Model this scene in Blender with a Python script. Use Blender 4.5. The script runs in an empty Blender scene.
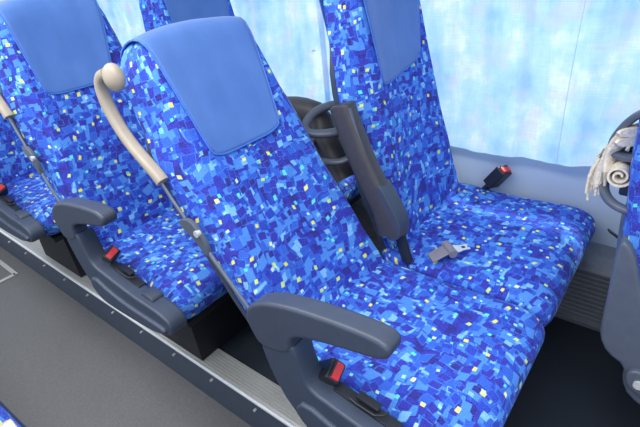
import bpy, bmesh, math, random
from mathutils import Vector, Matrix
random.seed(4)
S = bpy.context.scene
COL = S.collection
ZO = 0.41            # cushion-top plane sits 0.41 m above the raised floor (z = 0)
W = 0.488            # seat width
PITCH = 0.818
cos, sin, pi, rad = math.cos, math.sin, math.pi, math.radians

# ------------------------------------------------------------------ materials
def srgb(r, g, b):
    f = lambda c: (c/255/12.92) if c/255 <= .04045 else ((c/255+.055)/1.055)**2.4
    return (f(r), f(g), f(b), 1)

class N:
    def __init__(s, name):
        s.m = bpy.data.materials.new(name); s.m.use_nodes = True
        s.t = s.m.node_tree; s.b = s.t.nodes['Principled BSDF']; s.out = s.t.nodes['Material Output']
    def n(s, typ, ins=None, **kw):
        nd = s.t.nodes.new(typ)
        for k, v in kw.items(): setattr(nd, k, v)
        for k, v in (ins or {}).items():
            if isinstance(v, bpy.types.NodeSocket): s.t.links.new(v, nd.inputs[k])
            else: nd.inputs[k].default_value = v
        return nd
    def l(s, a, b): s.t.links.new(a, b)
    def math(s, op, a, b=0.0, c=0.0): return s.n('ShaderNodeMath', {0: a, 1: b, 2: c}, operation=op).outputs[0]
    def mix(s, fac, a, b, mode='MIX'):
        nd = s.t.nodes.new('ShaderNodeMix'); nd.data_type = 'RGBA'; nd.blend_type = mode
        for i, v in ((0, fac), (6, a), (7, b)):
            if isinstance(v, bpy.types.NodeSocket): s.t.links.new(v, nd.inputs[i])
            else: nd.inputs[i].default_value = v
        return nd.outputs[2]
    def ramp(s, fac, stops, interp='LINEAR'):
        nd = s.n('ShaderNodeValToRGB'); cr = nd.color_ramp; cr.interpolation = interp
        while len(cr.elements) < len(stops): cr.elements.new(.5)
        for e, (p, c) in zip(cr.elements, stops): e.position = p; e.color = c
        s.l(fac, nd.inputs[0]); return nd.outputs[0]
    def bump(s, h, strength, dist):
        nd = s.n('ShaderNodeBump', {'Height': h, 'Strength': strength, 'Distance': dist})
        s.l(nd.outputs[0], s.b.inputs['Normal'])

def plain(name, col, rough=.5, metal=0, noise=.04, nscale=60, bump=0.0, spec=.5):
    a = N(name); tc = a.n('ShaderNodeTexCoord').outputs['Object']
    no = a.n('ShaderNodeTexNoise', {'Vector': tc, 'Scale': nscale, 'Detail': 3.0}).outputs[0]
    c0 = tuple(x*(1-noise*3) for x in col[:3])+(1,); c1 = tuple(min(1, x*(1+noise*3)) for x in col[:3])+(1,)
    a.l(a.ramp(no, [(.3, c0), (.7, c1)]), a.b.inputs['Base Color'])
    a.b.inputs['Roughness'].default_value = rough; a.b.inputs['Metallic'].default_value = metal
    a.b.inputs['Specular IOR Level'].default_value = spec
    if bump:
        n2 = a.n('ShaderNodeTexNoise', {'Vector': tc, 'Scale': nscale*6, 'Detail': 2.0}).outputs[0]
        a.bump(n2, bump, .001)
    return a.m

def moquette(name, zoom=1.0, seed=0.0):
    a = N(name)
    uv = a.n('ShaderNodeTexCoord').outputs['UV']
    pn = a.n('ShaderNodeTexNoise', {'Vector': uv, 'Scale': 12.0, 'Detail': 1.5}, noise_dimensions='2D').outputs['Color']
    off = a.n('ShaderNodeVectorMath', {0: pn, 1: (.5, .5, .5)}, operation='SUBTRACT').outputs[0]
    off = a.n('ShaderNodeVectorMath', {0: off, 'Scale': .030}, operation='SCALE').outputs[0]
    base = a.n('ShaderNodeVectorMath', {0: uv, 1: off}, operation='ADD').outputs[0]
    def coords(rot, sc, sh):
        return a.n('ShaderNodeMapping', {'Vector': base, 'Rotation': (0, 0, rad(rot)), 'Scale': (sc*zoom, sc*zoom, 1), 'Location': (sh+seed, sh*1.7+seed, 0)}).outputs[0]
    def voro(v, rnd=1.0, metric='CHEBYCHEV'):
        nd = a.n('ShaderNodeTexVoronoi', {'Vector': v, 'Scale': 1.0, 'Randomness': rnd}, voronoi_dimensions='2D', distance=metric)
        sep = a.n('ShaderNodeSeparateColor', {0: nd.outputs['Color']})
        return nd.outputs['Distance'], sep.outputs
    navy, indigo, royal, mid, light, pale = srgb(34,30,124), srgb(42,46,164), srgb(30,66,186), srgb(42,98,208), srgb(76,146,230), srgb(132,200,248)
    # stair-stepped islands of blue on a darker ground
    def stepped(rot, cell, sc, sh, stops):
        v = a.n('ShaderNodeMapping', {'Vector': base, 'Rotation': (0, 0, rad(rot)), 'Location': (sh+seed, sh*.6, 0)}).outputs[0]
        v = a.n('ShaderNodeVectorMath', {0: v, 1: (cell, cell, cell)}, operation='SNAP').outputs[0]
        nz = a.n('ShaderNodeTexNoise', {'Vector': v, 'Scale': sc, 'Detail': 1.0, 'Roughness': .6}, noise_dimensions='2D').outputs[0]
        return a.ramp(nz, stops, 'CONSTANT')
    g = stepped(6, .0105, 22.0, 3, [(0, navy), (.35, indigo), (.465, royal), (.515, mid), (.565, light), (.70, pale)])
    msk = stepped(-5, .012, 19.0, 17, [(0, (0, 0, 0, 1)), (.56, (1, 1, 1, 1))])
    g = a.mix(msk, g, stepped(-5, .009, 40.0, 31, [(0, royal), (.42, light), (.52, mid), (.62, pale)]))
    # overlapping tilted squares
    for rot, sc, sh, rad_, thr, cols in (
        (10, 31, 11, .25, .30, [(0, royal), (.3, indigo), (.55, mid), (.8, light)]),
        (-9, 34, 29, .26, .36, [(0, light), (.3, royal), (.5, mid), (.75, indigo)]),
        (16, 37, 47, .24, .42, [(0, indigo), (.40, royal), (.75, mid)]),
        (2, 46, 71, .24, .60, [(0, light), (.3, mid), (.6, navy), (.85, pale)])):
        d, c = voro(coords(rot, sc, sh), .85)
        m = a.math('MULTIPLY', a.math('LESS_THAN', d, rad_), a.math('GREATER_THAN', c[1], thr))
        g = a.mix(m, g, a.ramp(c[0], cols, 'CONSTANT'))
        rim = a.math('MULTIPLY', a.math('LESS_THAN', d, rad_+.03), a.math('GREATER_THAN', d, rad_-.015))
        rim = a.math('MULTIPLY', rim, a.math('GREATER_THAN', c[1], max(thr, .55)))
        g = a.mix(a.math('MULTIPLY', rim, .45), g, light)
    # dark stipple woven into the blues
    sp = a.n('ShaderNodeTexNoise', {'Vector': uv, 'Scale': 620.0, 'Detail': 0.0}, noise_dimensions='2D').outputs[0]
    spm = a.ramp(sp, [(.55, (0, 0, 0, 1)), (.62, (1, 1, 1, 1))])
    g = a.mix(a.math('MULTIPLY', spm, .3), g, srgb(120, 130, 235))
    sp2 = a.ramp(sp, [(.36, (1, 1, 1, 1)), (.42, (0, 0, 0, 1))])
    g = a.mix(a.math('MULTIPLY', sp2, .45), g, navy)
    # small yellow, mint and white squares
    for rot, sc, sh, r_, thr, cols in (
        (9, 29, 5, .095, .40, [(0, srgb(226,224,100)), (.4, srgb(200,224,124)), (.7, srgb(232,232,140)), (.85, srgb(96,220,228))]),
        (-6, 33, 55, .085, .66, [(0, srgb(150,214,250)), (.45, srgb(90,210,222)), (.75, srgb(196,226,246))]),):
        d, c = voro(coords(rot, sc, sh), .85)
        m = a.math('MULTIPLY', a.math('LESS_THAN', d, r_), a.math('GREATER_THAN', c[1], thr))
        g = a.mix(m, g, a.ramp(c[0], cols, 'CONSTANT'))
    hs = a.n('ShaderNodeHueSaturation', {'Color': g, 'Saturation': 1.0, 'Value': 1.0})
    a.l(hs.outputs[0], a.b.inputs['Base Color'])
    a.b.inputs['Roughness'].default_value = .85
    a.b.inputs['Specular IOR Level'].default_value = .25
    a.b.inputs['Sheen Weight'].default_value = .12
    a.b.inputs['Sheen Roughness'].default_value = .4
    a.b.inputs['Sheen Tint'].default_value = (.5, .7, 1, 1)
    wr = a.n('ShaderNodeTexNoise', {'Vector': uv, 'Scale': 13.0, 'Detail': 2.0, 'Distortion': .6}, noise_dimensions='2D').outputs[0]
    b1 = a.n('ShaderNodeBump', {'Height': wr, 'Strength': .45, 'Distance': .012})
    b2 = a.n('ShaderNodeBump', {'Height': sp, 'Strength': .25, 'Distance': .001, 'Normal': b1.outputs[0]})
    a.l(b2.outputs[0], a.b.inputs['Normal'])
    return a.m

M = {}
M['moq'] = moquette('seat_moquette', .68)
M['cover'] = None
a = N('headrest_cloth')
tc = a.n('ShaderNodeTexCoord').outputs['Object']
no = a.n('ShaderNodeTexNoise', {'Vector': tc, 'Scale': 9.0, 'Detail': 3.0}).outputs[0]
a.l(a.ramp(no, [(.3, srgb(70, 110, 180)), (.7, srgb(80, 119, 188))]), a.b.inputs['Base Color'])
a.b.inputs['Roughness'].default_value = .62; a.b.inputs['Specular IOR Level'].default_value = .3
a.b.inputs['Sheen Weight'].default_value = .2
a.bump(no, .35, .012)
M['cover'] = a.m
M['cover_hem'] = plain('headrest_cloth_hem', srgb(64, 112, 204), .7)
M['plastic'] = plain('slate_plastic', srgb(62, 70, 88), .42, 0, .02, 40, .12)
M['plastic2'] = plain('slate_plastic_lower', srgb(58, 68, 88), .45, 0, .02, 40, .12)
M['shell'] = plain('shell_plastic', srgb(84, 92, 110), .4, 0, .02, 40, .1)
M['loop'] = plain('loop_plastic', srgb(84, 92, 108), .35, 0, .02, 40)
M['black'] = plain('black_steel', srgb(20, 23, 32), .55, 0, .05, 30)
M['dark'] = plain('dark_plastic', srgb(34, 37, 45), .4, 0, .03, 60)
M['beige'] = plain('beige_plastic', srgb(168, 157, 142), .4, 0, .015, 40)
M['hem'] = plain('curtain_seam', srgb(205, 222, 244), .9, 0, .02, 60)
M['steel'] = plain('bright_steel', srgb(215, 217, 222), .3, .35, .02, 60)
M['rodmetal'] = plain('grey_painted_steel', srgb(126, 134, 150), .35, .5, .02, 60)
M['red'] = plain('red_button', srgb(222, 58, 66), .35, 0, .02, 60)
M['webbing'] = plain('grey_webbing', srgb(128, 126, 138), .8, 0, .05, 300, .4)
M['towel'] = plain('cream_towel', srgb(226, 216, 200), .95, 0, .06, 160, .8)
M['pad'] = plain('arm_dark_pad', srgb(64, 62, 68), .5, 0, .03, 60, .15)

# lower wall panel
a = N('wall_panel'); tc = a.n('ShaderNodeTexCoord').outputs['Object']
no = a.n('ShaderNodeTexNoise', {'Vector': tc, 'Scale': 3.0, 'Detail': 3.0}).outputs[0]
a.l(a.ramp(no, [(.3, srgb(176, 194, 218)), (.7, srgb(188, 206, 226))]), a.b.inputs['Base Color'])
a.b.inputs['Roughness'].default_value = .55
fine = a.n('ShaderNodeTexNoise', {'Vector': tc, 'Scale': 300.0, 'Detail': 2.0}).outputs[0]
a.bump(fine, .25, .001); M['wall'] = a.m

# rubber floor with speckle
def rubber(name, c0, c1, sc=420, rough=.5):
    a = N(name); tc = a.n('ShaderNodeTexCoord').outputs['Object']
    f = a.n('ShaderNodeTexNoise', {'Vector': tc, 'Scale': float(sc), 'Detail': 3.0}).outputs[0]
    w = a.n('ShaderNodeTexNoise', {'Vector': tc, 'Scale': 5.0, 'Detail': 4.0}).outputs[0]
    g = a.ramp(f, [(.35, c0), (.65, c1)])
    g = a.mix(a.ramp(w, [(.35, (.25, .25, .25, 1)), (.65, (0, 0, 0, 1))]), g, c0)
    a.l(g, a.b.inputs['Base Color']); a.b.inputs['Roughness'].default_value = rough
    a.l(a.ramp(w, [(.3, (.42, .42, .42, 1)), (.7, (.6, .6, .6, 1))]), a.b.inputs['Roughness'])
    a.bump(f, .3, .002); return a.m
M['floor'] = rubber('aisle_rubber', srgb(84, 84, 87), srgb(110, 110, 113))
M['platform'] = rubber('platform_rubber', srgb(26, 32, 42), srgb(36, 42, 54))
M['riser'] = plain('riser_vinyl', srgb(66, 76, 96), .4, 0, .03, 30)
M['strip'] = plain('aluminium_strip', srgb(178, 176, 175), .42, .15, .03, 200)
M['nosing'] = plain('bright_nosing', srgb(236, 240, 246), .3, .1, .02, 100)
M['ribbed'] = plain('ribbed_sill', srgb(112, 118, 130), .45, .1, .03, 60)

# curtain cloth: pale sky-blue print, woven, lets daylight through
a = N('curtain_cloth'); uv = a.n('ShaderNodeTexCoord').outputs['UV']
mp = a.n('ShaderNodeMapping', {'Vector': uv, 'Scale': (6.0, 5.0, 1)}).outputs[0]
n1 = a.n('ShaderNodeTexNoise', {'Vector': mp, 'Scale': 1.0, 'Detail': 4.0, 'Roughness': .6}, noise_dimensions='2D').outputs[0]
mp2 = a.n('ShaderNodeMapping', {'Vector': uv, 'Scale': (11.0, 8.0, 1), 'Location': (4, 9, 0)}).outputs[0]
n2 = a.n('ShaderNodeTexNoise', {'Vector': mp2, 'Scale': 1.0, 'Detail': 3.0}, noise_dimensions='2D').outputs[0]
g = a.ramp(n1, [(.32, srgb(160, 198, 240)), (.44, srgb(182, 214, 244)), (.56, srgb(198, 224, 246)), (.68, srgb(232, 238, 248))])
g = a.mix(a.ramp(n2, [(.52, (0, 0, 0, 1)), (.68, (.55, .55, .55, 1))]), g, srgb(216, 206, 240))
mp3 = a.n('ShaderNodeMapping', {'Vector': uv, 'Scale': (14.0, 420.0, 1)}).outputs[0]
n3 = a.n('ShaderNodeTexNoise', {'Vector': mp3, 'Scale': 1.0, 'Detail': 2.0}, noise_dimensions='2D').outputs[0]
mp4 = a.n('ShaderNodeMapping', {'Vector': uv, 'Scale': (420.0, 14.0, 1)}).outputs[0]
n4 = a.n('ShaderNodeTexNoise', {'Vector': mp4, 'Scale': 1.0, 'Detail': 2.0}, noise_dimensions='2D').outputs[0]
wv = a.math('ADD', a.math('MULTIPLY', n3, .5), a.math('MULTIPLY', n4, .5))
g = a.mix(a.ramp(wv, [(.42, (.22, .22, .22, 1)), (.56, (0, 0, 0, 1))]), g, srgb(158, 186, 226))
a.l(g, a.b.inputs['Base Color']); a.b.inputs['Roughness'].default_value = .9
a.b.inputs['Specular IOR Level'].default_value = .1
tr = a.n('ShaderNodeBsdfTranslucent', {'Color': g})
mx = a.n('ShaderNodeMixShader', {0: .6, 1: a.b.outputs[0], 2: tr.outputs[0]})
a.l(mx.outputs[0], a.out.inputs[0]); M['curtain'] = a.m
a = N('window_glass')
gt = a.n('ShaderNodeBsdfTransparent', {'Color': srgb(240, 250, 250)}); gg = a.n('ShaderNodeBsdfGlossy', {'Roughness': .02})
fr = a.n('ShaderNodeFresnel', {'IOR': 1.45})
gm = a.n('ShaderNodeMixShader', {0: fr.outputs[0], 1: gt.outputs[0], 2: gg.outputs[0]})
a.l(gm.outputs[0], a.out.inputs[0]); M['glass'] = a.m

# ------------------------------------------------------------------ mesh helpers
def link(name, me, mats, parent=None, loc=None, kind=None):
    o = bpy.data.objects.new(name, me); COL.objects.link(o)
    for m in (mats if isinstance(mats, (list, tuple)) else [mats]): me.materials.append(m)
    if parent: o.parent = parent
    if loc: o.location = loc
    if kind: o['kind'] = kind
    return o

def build(name, bm, mat, parent=None, origin=None, kind=None, flat=False, wn=True):
    """verts come in cushion coordinates (relative to the seat); shifted so that z=0 is the raised floor"""
    org = Vector(origin) if origin else Vector((0, 0, 0))
    for v in bm.verts: v.co += Vector((0, 0, ZO)) - org
    bmesh.ops.recalc_face_normals(bm, faces=bm.faces)
    for f in bm.faces: f.smooth = not flat
    for e in bm.edges:
        if len(e.link_faces) == 2 and e.calc_face_angle(0) > rad(42): e.smooth = False
    me = bpy.data.meshes.new(name); bm.to_mesh(me); bm.free()
    o = link(name, me, mat, parent, org if origin else None, kind)
    if wn:
        w = o.modifiers.new('wn', 'WEIGHTED_NORMAL'); w.keep_sharp = True
    return o

def loft(bm, rings, cap=True, close=True, uv=True, uoff=0.0, ustart=None):
    L = bm.loops.layers.uv.verify()
    vs = [[bm.verts.new(p) for p in r] for r in rings]
    n = len(rings[0]); vacc = [0.0]
    for a_, b_ in zip(rings, rings[1:]):
        ca = sum((Vector(p) for p in a_), Vector())/n; cb = sum((Vector(p) for p in b_), Vector())/n
        vacc.append(vacc[-1] + (ca-cb).length)
    ref = rings[len(rings)//2]
    ua = [0.0]
    for i in range(n): ua.append(ua[-1] + (Vector(ref[i])-Vector(ref[(i+1) % n])).length)
    for i in range(len(rings)-1):
        for j in range(n if close else n-1):
            k = (j+1) % n
            f = bm.faces.new((vs[i][j], vs[i][k], vs[i+1][k], vs[i+1][j]))
            for lp, (uu, vv) in zip(f.loops, ((j, i), (j+1, i), (j+1, i+1), (j, i+1))):
                lp[L].uv = (ua[uu]+uoff, vacc[vv])
    if cap and close:
        for r in (vs[0], vs[-1]):
            f = bm.faces.new(r)
            for lp in f.loops: lp[L].uv = (lp.vert.co.x+lp.vert.co.y*.3, lp.vert.co.z+lp.vert.co.y)
    return bm

def prism(bm, pts, y0, y1, bev=.006, seg=3, axis='y'):
    """side-view outline extruded across, then bevelled"""
    mk = (lambda p, t: (p[0], t, p[1])) if axis == 'y' else ((lambda p, t: (p[0], p[1], t)) if axis == 'z' else (lambda p, t: (t, p[0], p[1])))
    a_ = [bm.verts.new(mk(p, y0)) for p in pts]; b_ = [bm.verts.new(mk(p, y1)) for p in pts]
    fs = [bm.faces.new(a_), bm.faces.new(b_[::-1])]
    n = len(pts)
    for i in range(n): fs.append(bm.faces.new((a_[i], b_[i], b_[(i+1) % n], a_[(i+1) % n])))
    bmesh.ops.recalc_face_normals(bm, faces=fs)
    if bev:
        es = set()
        for f in fs[:2]: es.update(f.edges)
        bmesh.ops.bevel(bm, geom=list(es), offset=bev, segments=seg, profile=.6, affect='EDGES', clamp_overlap=True)
    return bm

def smooth_pts(pts, closed=True, it=1):
    """Chaikin corner cutting"""
    for _ in range(it):
        o = []; n = len(pts)
        rng = range(n) if closed else range(n-1)
        if not closed: o.append(pts[0])
        for i in rng:
            p, q = Vector(pts[i]), Vector(pts[(i+1) % n])
            o += [tuple(p.lerp(q, .25)), tuple(p.lerp(q, .75))]
        if not closed: o.append(pts[-1])
        pts = o
    return pts

def box(bm, c, s, rot=None, bev=.004, seg=2):
    r = bmesh.ops.create_cube(bm, size=1)['verts']
    for v in r: v.co = Vector((v.co.x*s[0], v.co.y*s[1], v.co.z*s[2]))
    if bev:
        es = list({e for v in r for e in v.link_edges})
        g = bmesh.ops.bevel(bm, geom=es, offset=bev, segments=seg, profile=.6, affect='EDGES')
        r = list({v for f in g['faces'] for v in f.verts} | {v for v in r if v.is_valid})
    m = rot.to_matrix() if hasattr(rot, 'to_matrix') else (rot or Matrix.Identity(3))
    for v in r: v.co = m @ v.co + Vector(c)
    return bm

def tube(bm, path, w, h=None, n=12, sq=2.6, side=None, scale=None, closed=False):
    """sweep of a rounded section; side = fixed width direction"""
    h = h or w; P_ = [Vector(p) for p in path]; rings = []
    m = len(P_)
    for i, p in enumerate(P_):
        if closed: t = (P_[(i+1) % m]-P_[i-1]).normalized()
        else: t = (P_[min(i+1, m-1)]-P_[max(i-1, 0)]).normalized()
        sd = Vector(side) if side else (Vector((0, 0, 1)) if abs(t.z) < .9 else Vector((1, 0, 0))).cross(t)
        sd = (sd - t*sd.dot(t)).normalized(); up = t.cross(sd)
        k = scale[i] if scale else 1
        kw, kh = k if isinstance(k, tuple) else (k, k)
        ring = []
        for j in range(n):
            an = 2*pi*j/n; c, s = cos(an), sin(an)
            ex = 2/sq
            ring.append(p + sd*(w/2*kw*math.copysign(abs(c)**ex, c)) + up*(h/2*kh*math.copysign(abs(s)**ex, s)))
        rings.append(ring)
    if closed:
        rings.append(rings[0]); 
        loft(bm, rings, cap=False)
        bmesh.ops.remove_doubles(bm, verts=bm.verts, dist=1e-6)
    else: loft(bm, rings)
    return bm

def ball(bm, c, r, sc=(1, 1, 1), u=20, v=12):
    g = bmesh.ops.create_uvsphere(bm, u_segments=u, v_segments=v, radius=r)['verts']
    for p in g: p.co = Vector((p.co.x*sc[0], p.co.y*sc[1], p.co.z*sc[2])) + Vector(c)
    return bm

def cyl(bm, p, q, r, n=20):
    p, q = Vector(p), Vector(q)
    return tube(bm, [p, q], r*2, n=n, sq=2)

def empty(name, loc, label, cat, group=None):
    o = bpy.data.objects.new(name, None); COL.objects.link(o); o.location = loc; o.empty_display_size = .1
    o['label'] = label; o['category'] = cat
    if group: o['group'] = group
    return o

def tag(o, label, cat, group=None):
    o['label'] = label; o['category'] = cat
    if group: o['group'] = group
    return o

def interp(tbl, s):
    if s <= tbl[0][0]: return tbl[0][1]
    for (a_, va), (b_, vb) in zip(tbl, tbl[1:]):
        if s <= b_:
            t = (s-a_)/(b_-a_); t = t*t*(3-2*t)
            return va+(vb-va)*t
    return tbl[-1][1]

# ------------------------------------------------------------------ seat geometry
YC = .225                       # centre line of the seat, measured from its aisle edge
WF = [(-.08, .200), (0, .205), (.15, .188), (.35, .165), (.55, .155), (.80, .148)]     # half width of the front face
WR = [(-.08, .205), (0, .220), (.2, .222), (.5, .222), (.60, .200), (.80, .158)]        # half width at the rear edge
TH = [(-.08, .035), (.05, .045), (.2, .058), (.4, .075), (.8, .085)]                     # depth at the rear edge
TOP = .775
WIDE = 0.0          # extra half width at mid height of the seat being built
BULGE = [(-.08, 0), (.05, .5), (.22, 1), (.40, .6), (.62, 0)]

def frame_pt(th, s, y, t):
    """s up the back, t rearwards"""
    return Vector((-sin(th)*s - cos(th)*t, y, cos(th)*s - sin(th)*t))

def back_ring(th, s, grow=0.0, k=1.0, kt=1.0):
    wf, wr, d = interp(WF, s), interp(WR, s)+WIDE*interp(BULGE, s), interp(TH, s)
    pts = []
    # from rear edge (aisle side) forward across the face to the window side, then over the rear
    prof = [(-wr, d), (-wr+.002, d*.72), (-(wr+wf)/2-.010, d*.36), (-wf-.014, .006), (-wf, -.008), (-wf*.86, -.009), (-wf*.55, 0), (-wf*.2, .005),
            (wf*.2, .005), (wf*.55, 0), (wf*.86, -.009), (wf, -.008), (wf+.014, .006), ((wr+wf)/2+.010, d*.36), (wr-.002, d*.72), (wr, d),
            (wr-.012, d+.010), (wr*.6, d+.022), (wr*.2, d+.026), (-wr*.2, d+.026), (-wr*.6, d+.022), (-wr+.012, d+.010)]
    mid = d*.55
    return [frame_pt(th, s, YC+y*k, mid+(t-mid)*kt) for y, t in prof]

def make_back(th, parent, mat):
    bm = bmesh.new(); rings = []
    for i in range(17):
        s = -.06 + (.67+.06)*i/16
        rings.append(back_ring(th, s))
    for i in range(1, 8):
        ph = i/7*pi/2*.97
        s = .67 + (TOP-.67)*sin(ph)
        wk = 1-.38*(1-cos(ph))
        rings.append([ (lambda v: v)(p) for p in _top_ring(th, s, wk, max(.06, cos(ph)**.6))])
    rings = [[p for p in r] for r in rings]
    loft(bm, rings, uoff=random.random()*3)
    o = build('backrest', bm, mat, parent, wn=False)
    return o

def _top_ring(th, s, wk, kt):
    base = back_ring(th, .67, k=wk, kt=kt)
    shift = frame_pt(th, s-.67, 0, 0)
    return [p+shift for p in base]

def face_t(s, y):
    """depth of the front/top/rear skin of the backrest at face coordinates"""
    wf = interp(WF, s); a_ = abs(y)
    if a_ < wf*.55: return .005-.005*(a_/(wf*.55))
    if a_ < wf: return -.009*min(1, (a_/wf-.55)/.31)
    wr, d = interp(WR, s), interp(TH, s)
    return -.008 + (d+.008)*min(1, (a_-wf)/(wr-wf))**1.1

def make_cover(th, parent, bottom=.462, tilt=0.0):
    """pale blue cloth pulled over the head of the seat: tapering front panel, over the top, down the rear"""
    bm = bmesh.new(); L = bm.loops.layers.uv.verify()
    nu, nv = 28, 40
    top_s, r = TOP+.004, .05
    d = interp(TH, .7)
    front = .70-bottom; arc = 1.0; rear = .12
    V = []
    for i in range(nv+1):
        p = i/nv
        row = []
        for j in range(nu+1):
            q = -1+2*j/nu
            if p < .62:
                f = p/.62; s = bottom + front*f
                hw = .108 + (.144-.108)*f**.85
                # rounded bottom corners
                if f < .06: s += .012*(abs(q)**6)
                y = q*hw; t = face_t(s, y)-.005
                y -= .018*(1-f)
                pt = frame_pt(th, s + tilt*q*(1-f), YC+y, t)
            elif p < .88:
                ph = (p-.62)/.26*pi
                ctr = d*.5+.012; hr = ctr+.016
                hw = .144+.006*sin(ph)
                y = q*hw
                crown = (1-.22*abs(q)**2.2)
                edge_t = face_t(.70, y)-.005
                t = ctr - hr*cos(ph) if ph > pi/2 else ctr - (ctr-edge_t)*cos(ph)
                s = .70 + (TOP-.70+.014)*sin(ph)**.62*crown
                pt = frame_pt(th, s, YC+y, t)
            else:
                f = (p-.88)/.12
                y = q*.144
                pt = frame_pt(th, .70-rear*f, YC+y, d*.5+.012+d*.5+.012+.016)
            row.append(bm.verts.new(pt))
        V.append(row)
    for i in range(nv):
        for j in range(nu):
            f = bm.faces.new((V[i][j], V[i][j+1], V[i+1][j+1], V[i+1][j]))
    # cloth thickness
    bmesh.ops.recalc_face_normals(bm, faces=bm.faces)
    edge = [Vector(v.co) for v in V[0]]
    left = [Vector(V[i][0].co) for i in range(0, nv+1)]; right = [Vector(V[i][nu].co) for i in range(0, nv+1)]
    o = build('headrest_cover', bm, M['cover'], parent, wn=False)
    so = o.modifiers.new('cloth', 'SOLIDIFY'); so.thickness = .0025; so.offset = 0
    hem = bmesh.new()
    tube(hem, left[::-1]+edge[1:-1]+right, .005, .0045, n=8, sq=2)
    build('hem', hem, M['cover_hem'], o, wn=False)
    return o

def cushion_profile(D):
    p = [(-.055, -.02), (-.05, -.002), (.0, .002), (.08, -.004), (.18, -.008), (.28, -.002), (D-.10, .004), (D-.055, .002), (D-.02, -.012),
         (D-.002, -.035), (D, -.06), (D-.012, -.088), (D-.04, -.104), (D-.10, -.112), (.2, -.118), (.0, -.118), (-.05, -.11), (-.058, -.06)]
    return smooth_pts(p, True, 1)

def make_cushion(parent, mat, y0, y1, D=.452, side_drop=.0):
    prof = cushion_profile(D); rings = []; R = .05; w = y1-y0
    c = Vector((D*.5-.03, -.055))
    ys = []
    for i in range(8): ph = i/7*pi/2; ys.append((y0+R*(1-cos(pi/2-ph)) if False else y0+R*(1-cos(ph))*1.0 if False else y0+R*(1-sin(pi/2-(pi/2-ph))) if False else y0+R*(1-cos(ph)), None))
    ys = []
    for i in range(9):
        ph = i/8*pi/2                       # 0 at the very side, pi/2 on the flat
        ys.append((y0+R*(1-cos(ph)), 1-sin(ph)))
    nmid = 11
    for i in range(1, nmid): ys.append((y0+R+(w-2*R)*i/nmid, 0))
    for i in range(8, -1, -1):
        ph = i/8*pi/2
        ys.append((y1-R*(1-cos(ph)), 1-sin(ph)))
    # fix ordering: side -> flat means y grows from y0 to y0+R
    for y, e in ys:
        pinch = 1-math.sqrt(max(0, 1-(1-min(1, max(0, (y-y0)/R)))**2)) if y < y0+R else (1-math.sqrt(max(0, 1-(1-min(1, max(0, (y1-y)/R)))**2)) if y > y1-R else 0)
        u = (y-y0)/w
        crown = .008*sin(pi*u)**.6 if 0 < u < 1 else 0
        ring = []
        for px, pz in prof:
            q = Vector((px, pz))-c
            ln = Vector((abs(q.x)/(D*.5+.03), abs(q.y)/.06))
            x = px - math.copysign(.035*pinch*min(1, ln.x**3), q.x)
            z = pz - math.copysign(.028*pinch*min(1, ln.y), q.y) + (crown*max(0, 1-abs(px-.2)/.3) if pz > -.03 else 0)
            ring.append(Vector((x, y, z)))
        rings.append(ring)
    bm = bmesh.new(); loft(bm, rings, uoff=random.random()*4)
    return build('cushion', bm, mat, parent, wn=False)

def local_back(th, pts):      # side-view (x,z) points measured on the reclined seat -> on a seat reclined by th
    t0 = rad(29); out = []
    for x, z in pts:
        s = -x*sin(t0)+z*cos(t0); t = -(x*cos(t0)+z*sin(t0))
        v = frame_pt(th, s, 0, t); out.append((v.x, v.z))
    return out

def make_shell(th, parent, low=False):
    """hard rear shell seen as a grey edge behind the fabric"""
    bm = bmesh.new(); rings = []
    for i in range(15):
        s = -.10 + (.30 if low else .74)*i/14
        wr, d = interp(WR, s)+WIDE*interp(BULGE, s), interp(TH, s)-(.012 if low else 0)
        k = 1-.10*max(0, (s-.5)/.14)**2
        prof = [(-wr-.003, d-.006), (-wr-.003, d+.010), (-wr*.75, d+.036), (-wr*.3, d+.046), (wr*.3, d+.046), (wr*.75, d+.036), (wr+.003, d+.010), (wr+.003, d-.006),
                (wr*.9, d+.004), (wr*.3, d+.010), (-wr*.3, d+.010), (-wr*.9, d+.004)]
        rings.append([frame_pt(th, s, YC+y*k, t) for y, t in prof])
    loft(bm, rings)
    return build('back_shell', bm, M['shell'] if low else M['plastic2'], parent)

def make_handle(th, parent, mirror=False):
    f = (lambda y: 2*YC-y) if mirror else (lambda y: y)
    if mirror: f = lambda y: 2*YC-y-.022
    pts = local_back(th, [(-.372, .612), (-.402, .602), (-.417, .575), (-.412, .535), (-.392, .492), (-.362, .455), (-.325, .425), (-.296, .402), (-.278, .384)])
    pts = smooth_pts(pts, False, 2); n = len(pts)
    sc = [(1, .9+.5*max(0, (i/n-.7)*2.2)*(1 if i < n*.93 else .6)) for i in range(n)]
    bm = bmesh.new()
    tube(bm, [(x, f(-.008), z) for x, z in pts],   .028, .024, n=14, sq=3, side=(0, 1, 0), scale=sc)
    h = build('grab_handle', bm, M['beige'], parent)
    bm = bmesh.new(); k = local_back(th, [(-.358, .602)])[0]
    ball(bm, (k[0], f(-.004), k[1]), .027, (1, .75, 1.08))
    build('knob', bm, M['beige'], h)
    return h

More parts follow.
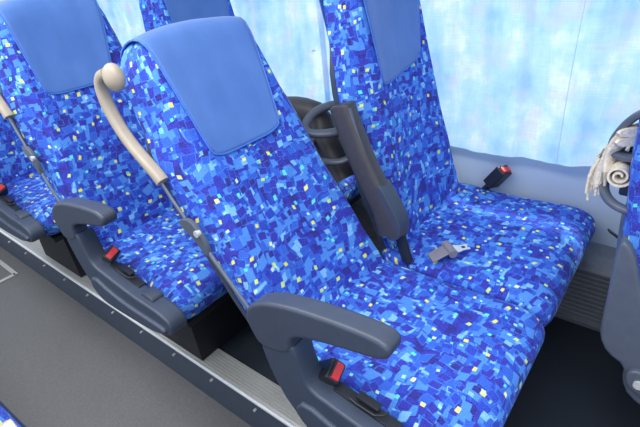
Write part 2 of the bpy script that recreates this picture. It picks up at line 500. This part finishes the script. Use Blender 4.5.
def make_rod(th, parent):
    bp = local_back(th, [(-.252, .288), (-.238, .305), (-.205, .310), (-.178, .285), (-.163, .245), (-.166, .228), (-.182, .232), (-.205, .262)])
    bm = bmesh.new(); prism(bm, smooth_pts(bp, True, 1), -.016, -.004, .003, 2)
    b = build('recliner_bracket', bm, M['loop'], parent)
    bm = bmesh.new(); c = local_back(th, [(-.186, .283)])[0]
    cyl(bm, (c[0], -.020, c[1]), (c[0], -.010, c[1]), .008)
    build('bolt', bm, M['steel'], b)
    pts = local_back(th, [(-.30, .40), (-.262, .345), (-.23, .305)]); pts2 = local_back(th, [(-.172, .240), (-.12, .178), (-.06, .11)])
    bm = bmesh.new()
    tube(bm, [(x, -.008, z) for x, z in pts], .006, .010, n=10)
    build('upper_rod', bm, M['rodmetal'], parent); bm = bmesh.new()
    tube(bm, [(x, -.010, z) for x, z in pts2], .008, .012, n=10, side=(0, 1, 0))
    build('side_rod', bm, M['rodmetal'], parent)

def make_armrest(parent):
    out = [(.006, .095), (-.012, .125), (-.022, .152), (-.016, .182), (.008, .207), (.042, .226), (.088, .241), (.14, .252), (.226, .264), (.288, .268), (.312, .262),
           (.318, .248), (.312, .232), (.29, .222), (.24, .211), (.19, .199), (.145, .186), (.112, .172), (.098, .155), (.098, .135), (.085, .115), (.045, .100)]
    bm = bmesh.new(); prism(bm, smooth_pts(out, True, 1), -.060, -.016, .009, 4)
    o = build('armrest', bm, M['plastic'], parent)
    return o

def make_console(parent):
    out = [(.006, .105), (.05, .112), (.092, .138), (.104, .135), (.112, .09), (.122, .052), (.138, .036), (.17, .030), (.25, .016), (.33, .006), (.40, .004), (.44, .000), (.472, -.010),
           (.486, -.034), (.478, -.058), (.45, -.074), (.40, -.085), (.33, -.092), (.22, -.098), (.14, -.098), (.095, -.080), (.06, -.045), (.035, .0), (.018, .05)]
    bm = bmesh.new(); prism(bm, smooth_pts(out, True, 1), -.058, -.004, .010, 4)
    o = build('side_console', bm, M['plastic2'], parent)
    # lower flared lip along the outer face
    lip = [(.115, .0), (.20, -.028), (.30, -.038), (.40, -.038), (.455, -.040), (.462, -.052), (.445, -.064), (.40, -.076), (.33, -.083), (.22, -.089), (.145, -.089), (.11, -.074), (.085, -.04)]
    bm = bmesh.new(); prism(bm, smooth_pts(lip, True, 1), -.068, -.050, .007, 4)
    build('console_lip', bm, M['plastic2'], o)
    bm = bmesh.new()
    prism(bm, [(.165, .034), (.31, .012), (.31, -.006), (.165, .014)], -.026, -.001, .003, 2)
    build('recess_panel', bm, M['dark'], o)
    bm = bmesh.new()
    tube(bm, [(.205, -.026, .036), (.222, -.028, .034), (.262, -.027, .028), (.276, -.018, .028), (.282, -.006, .028)], .004, .004, n=8, sq=2)
    box(bm, (.24, -.010, .034), (.05, .018, .008), Matrix.Rotation(rad(8), 3, 'Y'), .003)
    build('recline_lever', bm, M['dark'], o)
    bm = bmesh.new()
    prism(bm, smooth_pts([(.335, .010), (.35, .018), (.385, .017), (.395, .006), (.39, -.004), (.34, .0)], True, 1), -.040, -.002, .004, 2)
    build('hinge_cap', bm, M['plastic'], o)
    return o

def make_buckle(parent, base, tip, roll=0.0, w=.040, t=.024, side=(0, 1, 0), stalk=True):
    b, q = Vector(base), Vector(tip); ax = (q-b).normalized()
    sd = Vector(side); sd = (sd-ax*sd.dot(ax)).normalized(); up = ax.cross(sd)
    m = Matrix((ax, sd, up)).transposed()
    bm = bmesh.new(); box(bm, (b+q)/2, ((q-b).length, w, t), m, .006, 3)
    if stalk: tube(bm, [b+ax*.01, b-ax*.035], w*.7, t*.5, n=10, side=sd)
    o = build('belt_buckle', bm, M['dark'], parent)
    bm = bmesh.new(); box(bm, q-ax*.004, (.020, w*.78, t*.62), m, .003, 2)
    build('release_button', bm, M['red'], o)
    bm = bmesh.new(); box(bm, q+ax*.0045+up*(t*.30), (.006, w*.74, t*.14), m, .001, 1)
    build('tongue_slot', bm, M['dark'], o)
    return o

def make_pedestal(parent, y0=.10, y1=.38, x0=-.05, x1=.30):
    bm = bmesh.new()
    a_ = [(x0, y0), (x1, y0), (x1, y1), (x0, y1)]
    rings = []
    for z, k in ((-.41, 0), (-.40, 0), (-.25, .01), (-.135, .02)):
        rings.append([Vector((x+(k if i in (0, 3) else -k), y, z)) for i, (x, y) in enumerate(a_)])
    loft(bm, rings)
    o = build('pedestal', bm, M['black'], parent, wn=False)
    bm = bmesh.new()
    box(bm, (max(.19, x0+.12), (y0+y1)/2, -.128), (.44, .42, .022), None, .004)
    build('seat_frame', bm, M['black'], parent)
    return o

def seat(x0, y0, th, label, tilt=0.0, wide=0.0, bottom=.462, pedx=-.05, aisle=True, cover=True, D=.452, arm=True, ped=True, pedy=(.10, .38), shell_low=False, cy=(.004, .462), mirror=False, group='coach seats with blue mosaic moquette'):
    root = empty('coach_seat', (x0, y0, 0), label, 'seat', group)
    t = rad(th)
    global WIDE
    WIDE = wide
    make_cushion(root, M['moq'], cy[0], cy[1], D)
    make_back(t, root, M['moq'])
    make_shell(t, root, shell_low)
    if cover: make_cover(t, root, tilt=tilt, bottom=bottom)
    if ped: make_pedestal(root, *pedy, x0=pedx, x1=pedx+.35)
    if aisle:
        make_handle(t, root); make_rod(t, root)
        if arm:
            make_armrest(root); make_console(root)
            make_buckle(root, (.112, .002, .018), (.160, -.004, .062), side=(-.2, 1, .3), w=.046, t=.034)
    return root

main_aisle = seat(0, 0, 29, 'nearest seat at the aisle, leaning far back, whole moquette face in view')
main_window = seat(.012, W+.012, 13, 'upright seat beside the window, right of the nearest reclined one, dark armrest folded up', aisle=False, pedy=(.12, .36), cy=(-.030, .52), D=.437, tilt=.016, wide=.024, bottom=.472)
r2_aisle = seat(-PITCH, -.012, 16.5, 'second-row aisle seat left of the nearest one, its armrest and red buckle in full view', bottom=.49)
r2_window = seat(-PITCH, W, 12, 'second-row seat by the window, only its head showing above the nearest seat', aisle=False, pedy=(.12, .36), cy=(-.018, .50))
r3_aisle = seat(-2*PITCH-.045, 0, 13, 'third-row aisle seat at the far left edge, mostly hidden by the second-row seat')
r3_window = seat(-2*PITCH, W, 13, 'third-row seat by the window, behind the second-row seats', aisle=False, pedy=(.12, .36), cy=(-.018, .50)) if False else None
front_window = seat(.618, W, 1, 'seat in front, cut by the right edge, rear loops holding a cream towel', aisle=False, pedy=(.12, .36), pedx=.14, shell_low=True, cover=False)
across = seat(.40, -.917, 18, 'seat across the aisle, only its blue shoulder in the bottom left corner', aisle=False, ped=True, cy=(.004, .462))
bm = bmesh.new()
prism(bm, smooth_pts([(-.198, .482), (-.186, .494), (-.172, .490), (-.162, .472), (-.164, .44), (-.180, .40), (-.200, .40), (-.200, .44)], True, 1), .41, .441, .003, 2)
hb = build('handle_end', bm, M['beige'], across)
bm = bmesh.new(); cyl(bm, (-.182, .43, .474), (-.182, .4425, .474), .005, 14); build('handle_hole', bm, M['dark'], hb)  # dark disc standing in for the shaded hole in the handle

# raised armrest between the two nearest seats (belongs to the window seat)
def raised_arm(root):
    dy = -W-.015
    cl = [(.008, .085), (-.002, .125), (-.020, .165), (-.048, .215), (-.077, .27), (-.104, .33), (-.126, .385), (-.142, .436)]
    cl = smooth_pts(cl, False, 2); n = len(cl)
    sc = [(1.05-.2*i/n, 1.15 if i < n*.25 else 1.02-.12*i/n) for i in range(n)]
    sc[0] = (.75, .7); sc[-1] = (.8, .7)
    bm = bmesh.new(); tube(bm, [(x, .466+dy, z) for x, z in cl], .056, .074, n=20, sq=3.4, side=(0, 1, 0), scale=sc)
    o = build('raised_armrest', bm, M['pad'], root)
    bm = bmesh.new(); prism(bm, smooth_pts([(-.020, .100), (.012, .070), (.040, .085), (.046, .120), (.030, .160), (.002, .205), (-.022, .240), (-.030, .225), (-.006, .170), (-.018, .135)], True, 2), .440+dy, .494+dy, .010, 3)
    build('hinge_cover', bm, M['plastic'], o)
    bm = bmesh.new(); tube(bm, [(x+.030, .466+dy-.012, z+.006) for x, z in cl[6:-2]], .012, .006, n=8, side=(0, 1, 0)); build('edge_trim', bm, M['shell'], o)
    bm = bmesh.new(); tube(bm, [(.05, .472+dy, .0), (.034, .472+dy, .05), (.02, .472+dy, .10)], .02, .034, n=12, side=(0, 1, 0))
    cyl(bm, (.020, .444+dy, .112), (.020, .45+dy, .112), .012)
    build('arm_link', bm, M['dark'], o)
raised_arm(main_window)
make_buckle(main_window, (.085, .995-W, .012), (.128, 1.0-W, .075), w=.056, t=.040, side=(.4, .9, 0))

# folding drink ring and bag loop on the rear of a window seat
def ring_loop(root, nm, c, A, B, w=.017, h=.021, stem=None):
    c, A, B = Vector(c), Vector(A), Vector(B); pts = []
    for i in range(32):
        an = 2*pi*i/32; ca, sa = cos(an), sin(an)
        pts.append(c + A*math.copysign(abs(ca)**.8, ca) + B*math.copysign(abs(sa)**.8, sa))
    bm = bmesh.new(); tube(bm, pts, w, h, n=12, sq=2.8, closed=True, side=A.cross(B))
    o = build(nm, bm, M['loop'], root, wn=False)
    if stem:
        bm = bmesh.new(); box(bm, stem[0], stem[1], None, .008, 3)
        build('loop_hinge', bm, M['plastic2'], o)
    return o
# main window seat (root at .02, .503)
ring_loop(main_window, 'drink_ring', (-.228, .045, .360), (-.062, -.056, .0), (-.010, .056, .026), w=.020, h=.026, stem=((-.155, .07, .35), (.05, .10, .05)))
ring_loop(main_window, 'bag_loop', (-.235, .03, .275), (-.07, -.02, .0), (.01, -.045, -.03), w=.016, h=.020, stem=((-.155, .07, .275), (.05, .08, .05)))
bm = bmesh.new()
tube(bm, smooth_pts([(-.44, .04, .355), (-.42, .045, .360), (-.375, .06, .360), (-.325, .08, .345), (-.29, .065, .27), (-.22, .055, .16)], False, 1), .085, .082, n=20, sq=2.2,
     scale=[.4, .75]+[1]*20)
build('rear_grip', bm, M['pad'], main_window)
# front window seat (root at .60, .488)
ring_loop(front_window, 'drink_ring', (-.096, .080, .418), (-.034, .012, .004), (.022, -.012, .052), w=.030, h=.016, stem=((-.090, .16, .37), (.04, .10, .05)))
ring_loop(front_window, 'bag_loop', (-.098, .095, .278), (-.040, .01, .004), (.012, -.058, -.006), w=.016, h=.020, stem=((-.090, .16, .29), (.04, .10, .05)))

# pivot and side fairing of the front seat
bm = bmesh.new()
fair = [(-.076, .235), (-.078, .17), (-.073, .10), (-.070, .02), (-.066, -.03), (-.045, -.07), (-.004, -.09), (.0, -.135), (.02, -.175), (.07, -.20), (.14, -.18), (.15, -.08), (.06, -.03), (.03, .01), (.008, .06), (-.022, .13), (-.048, .21)]
prism(bm, smooth_pts(fair, True, 1), -.018, .030, .012, 4)
o = build('side_fairing', bm, M['shell'], front_window)
bm = bmesh.new(); prism(bm, smooth_pts([(.0, -.09), (.03, -.075), (.09, -.10), (.16, -.14), (.16, -.17), (.05, -.150), (.01, -.135)], True, 2), -.032, -.014, .006, 3)
o2 = build('pivot_cap', bm, M['shell'], o)
bm = bmesh.new(); cyl(bm, (.032, -.038, -.113), (.032, -.028, -.113), .011, 16)
build('bolt', bm, M['steel'], front_window)
bm = bmesh.new()
tube(bm, [(.02, .50, -.13), (-.04, .47, -.09), (-.09, .45, -.045), (-.13, .43, -.01)], .022, .006, n=8, sq=3)
build('belt_strap', bm, M['dark'], front_window)

# belt tongue lying where the two cushions meet
bt = empty('seat_belt', (.150, .545, ZO), 'loose grey seat belt with silver tongue lying on the seat cushions', 'seat belt')
def belt_build(name, bm, mat, parent): 
    return build(name, bm, mat, parent, wn=True)
bm = bmesh.new()
R3 = Matrix.Rotation(rad(50), 3, 'Z')
def bp(x, y, z): 
    v = R3 @ Vector((x, y, 0)); return Vector((v.x, v.y, z+.008-ZO))
path = [bp(-.055, 0, .000), bp(-.04, 0, .006), bp(-.02, 0, .014), bp(.0, 0, .020), bp(.008, 0, .012)]
tube(bm, path, .044, .006, n=12, sq=4, side=R3 @ Vector((0, 1, 0)))
belt_build('webbing', bm, M['webbing'], bt)
bm = bmesh.new()
tube(bm, [bp(.002, -.027, .018), bp(.002, .027, .018)], .024, .024, n=14, sq=2.6)
belt_build('slider', bm, M['webbing'], bt)
bm = bmesh.new()
tg = [(.006, -.016), (.030, -.016), (.036, -.012), (.060, -.012), (.062, -.005), (.056, -.005), (.056, .005), (.062, .005), (.060, .012), (.036, .012), (.030, .016), (.006, .016)]
prism(bm, [tuple((R3 @ Vector((x, y, 0)))[:2]) for x, y in tg], .020-ZO, .0235-ZO, .0007, 1, axis='z')
belt_build('tongue', bm, M['steel'], bt)
bm = bmesh.new(); box(bm, bp(.044, 0, .0158), (.010, .009, .0012), R3, 0)
belt_build('tongue_hole', bm, M['dark'], bt)

# cream towel tucked through the front loops, fringe hanging down
def towel():
    root = empty('towel', (.520, .595, ZO+.268), 'cream towel with long fringe rolled into the grey loops', 'towel')
    o3 = Vector((.50, .60, .25))
    def loc(v): v = Vector(v)-o3; return (v.x, v.y, v.z-ZO)
    bm = bmesh.new()
    for k in range(2):
        y0 = .60+.012*k
        path = [loc((.497, .575, .405-.02*k)), loc((.485, .59, .405-.02*k)), loc((.465, .61, .375-.02*k)), loc((.462, .61, .33)), loc((.472, .60, .29))]
        tube(bm, smooth_pts(path, False, 2), .075, .020, n=14, sq=2.4, side=(.3, 1, 0))
    build('towel_cloth', bm, M['towel'], root)
    # spiral roll end
    bm = bmesh.new(); sp = []
    for i in range(44):
        an = i/43*4.2*pi; r = .005+.020*i/43
        sp.append((.0+r*cos(an), r*sin(an)))
    c = Vector((.486, .57, .315))
    rings = []
    for (x, z) in sp:
        nrm = Vector((x, z)).normalized()*.0022
        rings.append([Vector(loc((c.x+x-nrm.x, c.y-.02, c.z+z-nrm.y))), Vector(loc((c.x+x+nrm.x, c.y-.02, c.z+z+nrm.y))),
                      Vector(loc((c.x+x+nrm.x, c.y+.12, c.z+z+nrm.y))), Vector(loc((c.x+x-nrm.x, c.y+.12, c.z+z-nrm.y)))])
    loft(bm, rings)
    build('towel_roll', bm, M['towel'], root)
    for i in range(22):
        f = i/21
        top = Vector((.492-.03*f, .585+.035*f, .415-.05*f-.006*(i % 3)))
        ln = .10+.05*random.random()
        dx, dy = -.03-.015*random.random(), .01*random.random()
        pts = [loc(top), loc(top+Vector((dx*.6, dy, -ln*.25))), loc(top+Vector((dx, dy, -ln*.65))), loc(top+Vector((dx+.006*random.random(), dy, -ln)))]
        bm = bmesh.new(); tube(bm, smooth_pts(pts, False, 1), .0065, n=7, sq=2)
        build('fringe', bm, M['towel'], root, wn=False)
towel()

# ------------------------------------------------------------------ the setting
def struct(name, bm, mat, **k):
    return build(name, bm, mat, kind='structure', **k)
YW = 1.075; X0, X1 = -3.4, 2.6
bm = bmesh.new(); box(bm, ((X0+X1)/2, -.15, -.595), (X1-X0, .62, .03), None, 0); struct('floor', bm, M['floor'], wn=False)
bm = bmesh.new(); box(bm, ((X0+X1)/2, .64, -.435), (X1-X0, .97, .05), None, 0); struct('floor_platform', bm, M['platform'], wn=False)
# riser and ribbed edge trim
bm = bmesh.new(); box(bm, ((X0+X1)/2, .112, -.495), (X1-X0, .07, .17), None, 0); struct('trim_1', bm, M['riser'], wn=False)
bm = bmesh.new()
prof = [(.074, -.425), (.074, -.412), (.078, -.406), (.086, -.404)]
y = .086
while y < .150: prof += [(y+.004, -.404), (y+.005, -.4065), (y+.008, -.4065), (y+.009, -.404)]; y += .0105
prof += [(.158, -.408), (.158, -.425)]
loft(bm, [[Vector((X0, a_, b_)) for a_, b_ in prof], [Vector((X1, a_, b_)) for a_, b_ in prof]])
struct('trim_2', bm, M['strip'], flat=True, wn=False)
bm = bmesh.new(); tube(bm, [(X0, .0735, -.409), (X1, .0735, -.409)], .010, .014, n=10, side=(0, 1, 0)); struct('trim_3', bm, M['nosing'], wn=False)
bm = bmesh.new(); x = X0+.2
while x < X1: 
    cyl(bm, (x, .068, -.455), (x, .078, -.455), .0045, 10); x += .21
struct('trim_4', bm, M['steel'], wn=False)
# opposite platform
bm = bmesh.new(); box(bm, ((X0+X1)/2, -.96, -.495), (X1-X0, 1.0, .17), None, 0); struct('floor_opposite', bm, M['platform'], wn=False)
# side wall under the window, sill duct
bm = bmesh.new()
prof = [(YW+.055, -.45), (YW-.005, -.45), (YW-.005, -.12), (YW, .0), (YW+.012, .10), (YW+.015, .12), (YW+.055, .12)]
loft(bm, [[Vector((X0, a_, b_)) for a_, b_ in prof], [Vector((X1, a_, b_)) for a_, b_ in prof]])
struct('wall_left', bm, M['wall'], wn=False)
bm = bmesh.new()
prof = [(YW, -.41), (.935, -.41), (.932, -.395), (.946, -.39)]
z = -.385
while z < -.20: prof += [(.947, z), (.9458, z+.003), (.9458, z+.011), (.947, z+.014)]; z += .018
prof += [(.965, -.175), (1.0, -.160), (YW, -.155)]
loft(bm, [[Vector((X0, a_, b_)) for a_, b_ in prof], [Vector((X1, a_, b_)) for a_, b_ in prof]])
struct('baseboard_left', bm, M['ribbed'], flat=True, wn=False)
bm = bmesh.new(); box(bm, ((X0+X1)/2, YW+.045, 1.45), (X1-X0, .04, .62), None, 0); struct('wall_left_upper', bm, M['wall'], wn=False)
# window: frame, pillar, glass
bm = bmesh.new()
for z in (.105, 1.12): box(bm, ((X0+X1)/2, YW+.045, z+.02), (X1-X0, .03, .05))
for x in (-3.3, -1.75, 1.05, 2.3): box(bm, (x, YW+.045, .63), (.06, .03, .98))
wf = struct('window_1', bm, M['dark'])
bm = bmesh.new(); box(bm, ((X0+X1)/2, YW+.045, .63), (X1-X0, .006, .98), None, 0); build('pane', bm, M['glass'], wf, wn=False)

def curtain(x0, x1, label, seed):
    rnd = random.Random(3); bm = bmesh.new(); L = bm.loops.layers.uv.verify()
    nx, nz = int((x1-x0)/.008), 30; V = []
    ph = [rnd.random()*6 for _ in range(6)]
    for i in range(nx+1):
        x = x0+(x1-x0)*i/nx; col = []
        for j in range(nz+1):
            z = .125+(1.15-.125)*j/nz
            a_ = .010*sin(x*30+ph[0]+.5*sin(x*6+ph[3])) + .006*sin(x*57+ph[1]+z*.8) + .004*sin(x*101+ph[2])
            a_ *= .55+.45*j/nz
            zz = z + (.004*sin(x*24+ph[4]) if j == 0 else 0) + .050*(x-.15)*(j == 0)*(x > .15)
            col.append(bm.verts.new((x+.006*sin(z*5+x*9), YW-.038-(.014 if seed == 2 else 0)-.012*(1-j/nz)+a_*.9+.02*(j/nz)*0, zz)))
        V.append(col)
    for i in range(nx):
        for j in range(nz):
            f = bm.faces.new((V[i][j], V[i+1][j], V[i+1][j+1], V[i][j+1]))
            for lp, (u, v) in zip(f.loops, ((i, j), (i+1, j), (i+1, j+1), (i, j+1))):
                lp[L].uv = (x0*0+seed*3.1+(x1-x0)*u/nx, v/nz)
    seam = None
    if seed == 2:
        sb = bmesh.new(); ci = int((.30-x0)/.008)
        tube(sb, [Vector(V[ci][j].co)+Vector((0, -.001, 0)) for j in range(nz+1)], .0035, .002, n=6, sq=2)
        seam = sb
    o = build('curtain', bm, M['curtain'], origin=((x0+x1)/2, YW-.04, ZO+.125), wn=False)
    tag(o, label, 'curtain', 'pale blue window curtains')
    if seam: build('seam', seam, M['hem'], o, origin=((x0+x1)/2, YW-.04, ZO+.125), wn=False).location = (0, 0, 0)
    return o
curtain(-3.3, -.60, 'pale blue curtain panel at the left, behind the second-row seat', 1)
curtain(-.632, 2.3, 'pale blue curtain panel at the right, hanging over the wide window cushion', 2)
bm = bmesh.new(); cyl(bm, (-.665, YW-.066, .43), (-.665, YW-.052, .43), .004, 12)
tag(build('curtain_button', bm, M['steel']), 'tiny silver snap button on the curtain', 'button')

# floor hatch in the aisle at far left
hatch = empty('floor_hatch', (-2.3, -.14, -.58+ZO), 'silver framed floor hatch at the left edge of the aisle', 'hatch')
bm = bmesh.new()
for c, s in (((0, .145, 0), (.58, .022, .005)), ((0, -.145, 0), (.58, .022, .005)), ((.28, 0, 0), (.022, .29, .005)), ((-.28, 0, 0), (.022, .29, .005))):
    box(bm, (c[0], c[1], c[2]+.003-ZO), s, None, .001, 1)
build('hatch_frame', bm, M['strip'], hatch)
bm = bmesh.new(); box(bm, (0, 0, .002-ZO), (.54, .27, .003), None, 0); build('hatch_panel', bm, M['floor'], hatch)

# ------------------------------------------------------------------ light
def area(name, loc, size, sy, power, rot, col):
    l = bpy.data.lights.new(name, 'AREA'); l.shape = 'RECTANGLE'; l.size = size; l.size_y = sy; l.energy = power; l.color = col
    o = bpy.data.objects.new(name, l); COL.objects.link(o); o.location = loc; o.rotation_euler = rot; return o
wd = bpy.data.worlds.new('World'); S.world = wd; wd.use_nodes = True
bg = wd.node_tree.nodes['Background']; bg.inputs[0].default_value = (.80, .90, 1, 1); bg.inputs[1].default_value = .75
sun = bpy.data.lights.new('sun', 'SUN'); sun.energy = 5.0; sun.angle = rad(6); sun.color = (1, .97, .92)
so = bpy.data.objects.new('sun', sun); COL.objects.link(so); so.rotation_euler = (rad(-58), 0, rad(-12))
area('overhead_fill', (-.4, -.35, 1.75), 3.6, .5, 44, (0, 0, 0), (1, .98, .95))  # added unseen overhead fill for soft interior light
area('daylight_opposite', (-.2, -1.55, 1.25), 4.0, .9, 17, (rad(68), 0, 0), (.88, .95, 1))

# ------------------------------------------------------------------ camera
Cc = Vector((.584, -.499, .803+ZO))
R = ((0.787243, 0.610496, -0.086856), (0.247695, -0.442059, -0.862108), (-0.564709, 0.657174, -0.499225))
cam = bpy.data.cameras.new('camera'); co = bpy.data.objects.new('camera', cam); COL.objects.link(co)
cx = Vector(R[0]); cy = -Vector(R[1]); cz = -Vector(R[2])       # right, up, backwards
m = Matrix((cx, cy, cz)).transposed().to_4x4(); m.translation = Cc; co.matrix_world = m
cam.sensor_width = 36; cam.lens = 467.4*36/640; cam.clip_start = .02
S.camera = co
S.view_settings.view_transform = 'Standard'; S.view_settings.look = 'None'; S.view_settings.gamma = 1
S.view_settings.exposure = 0.0
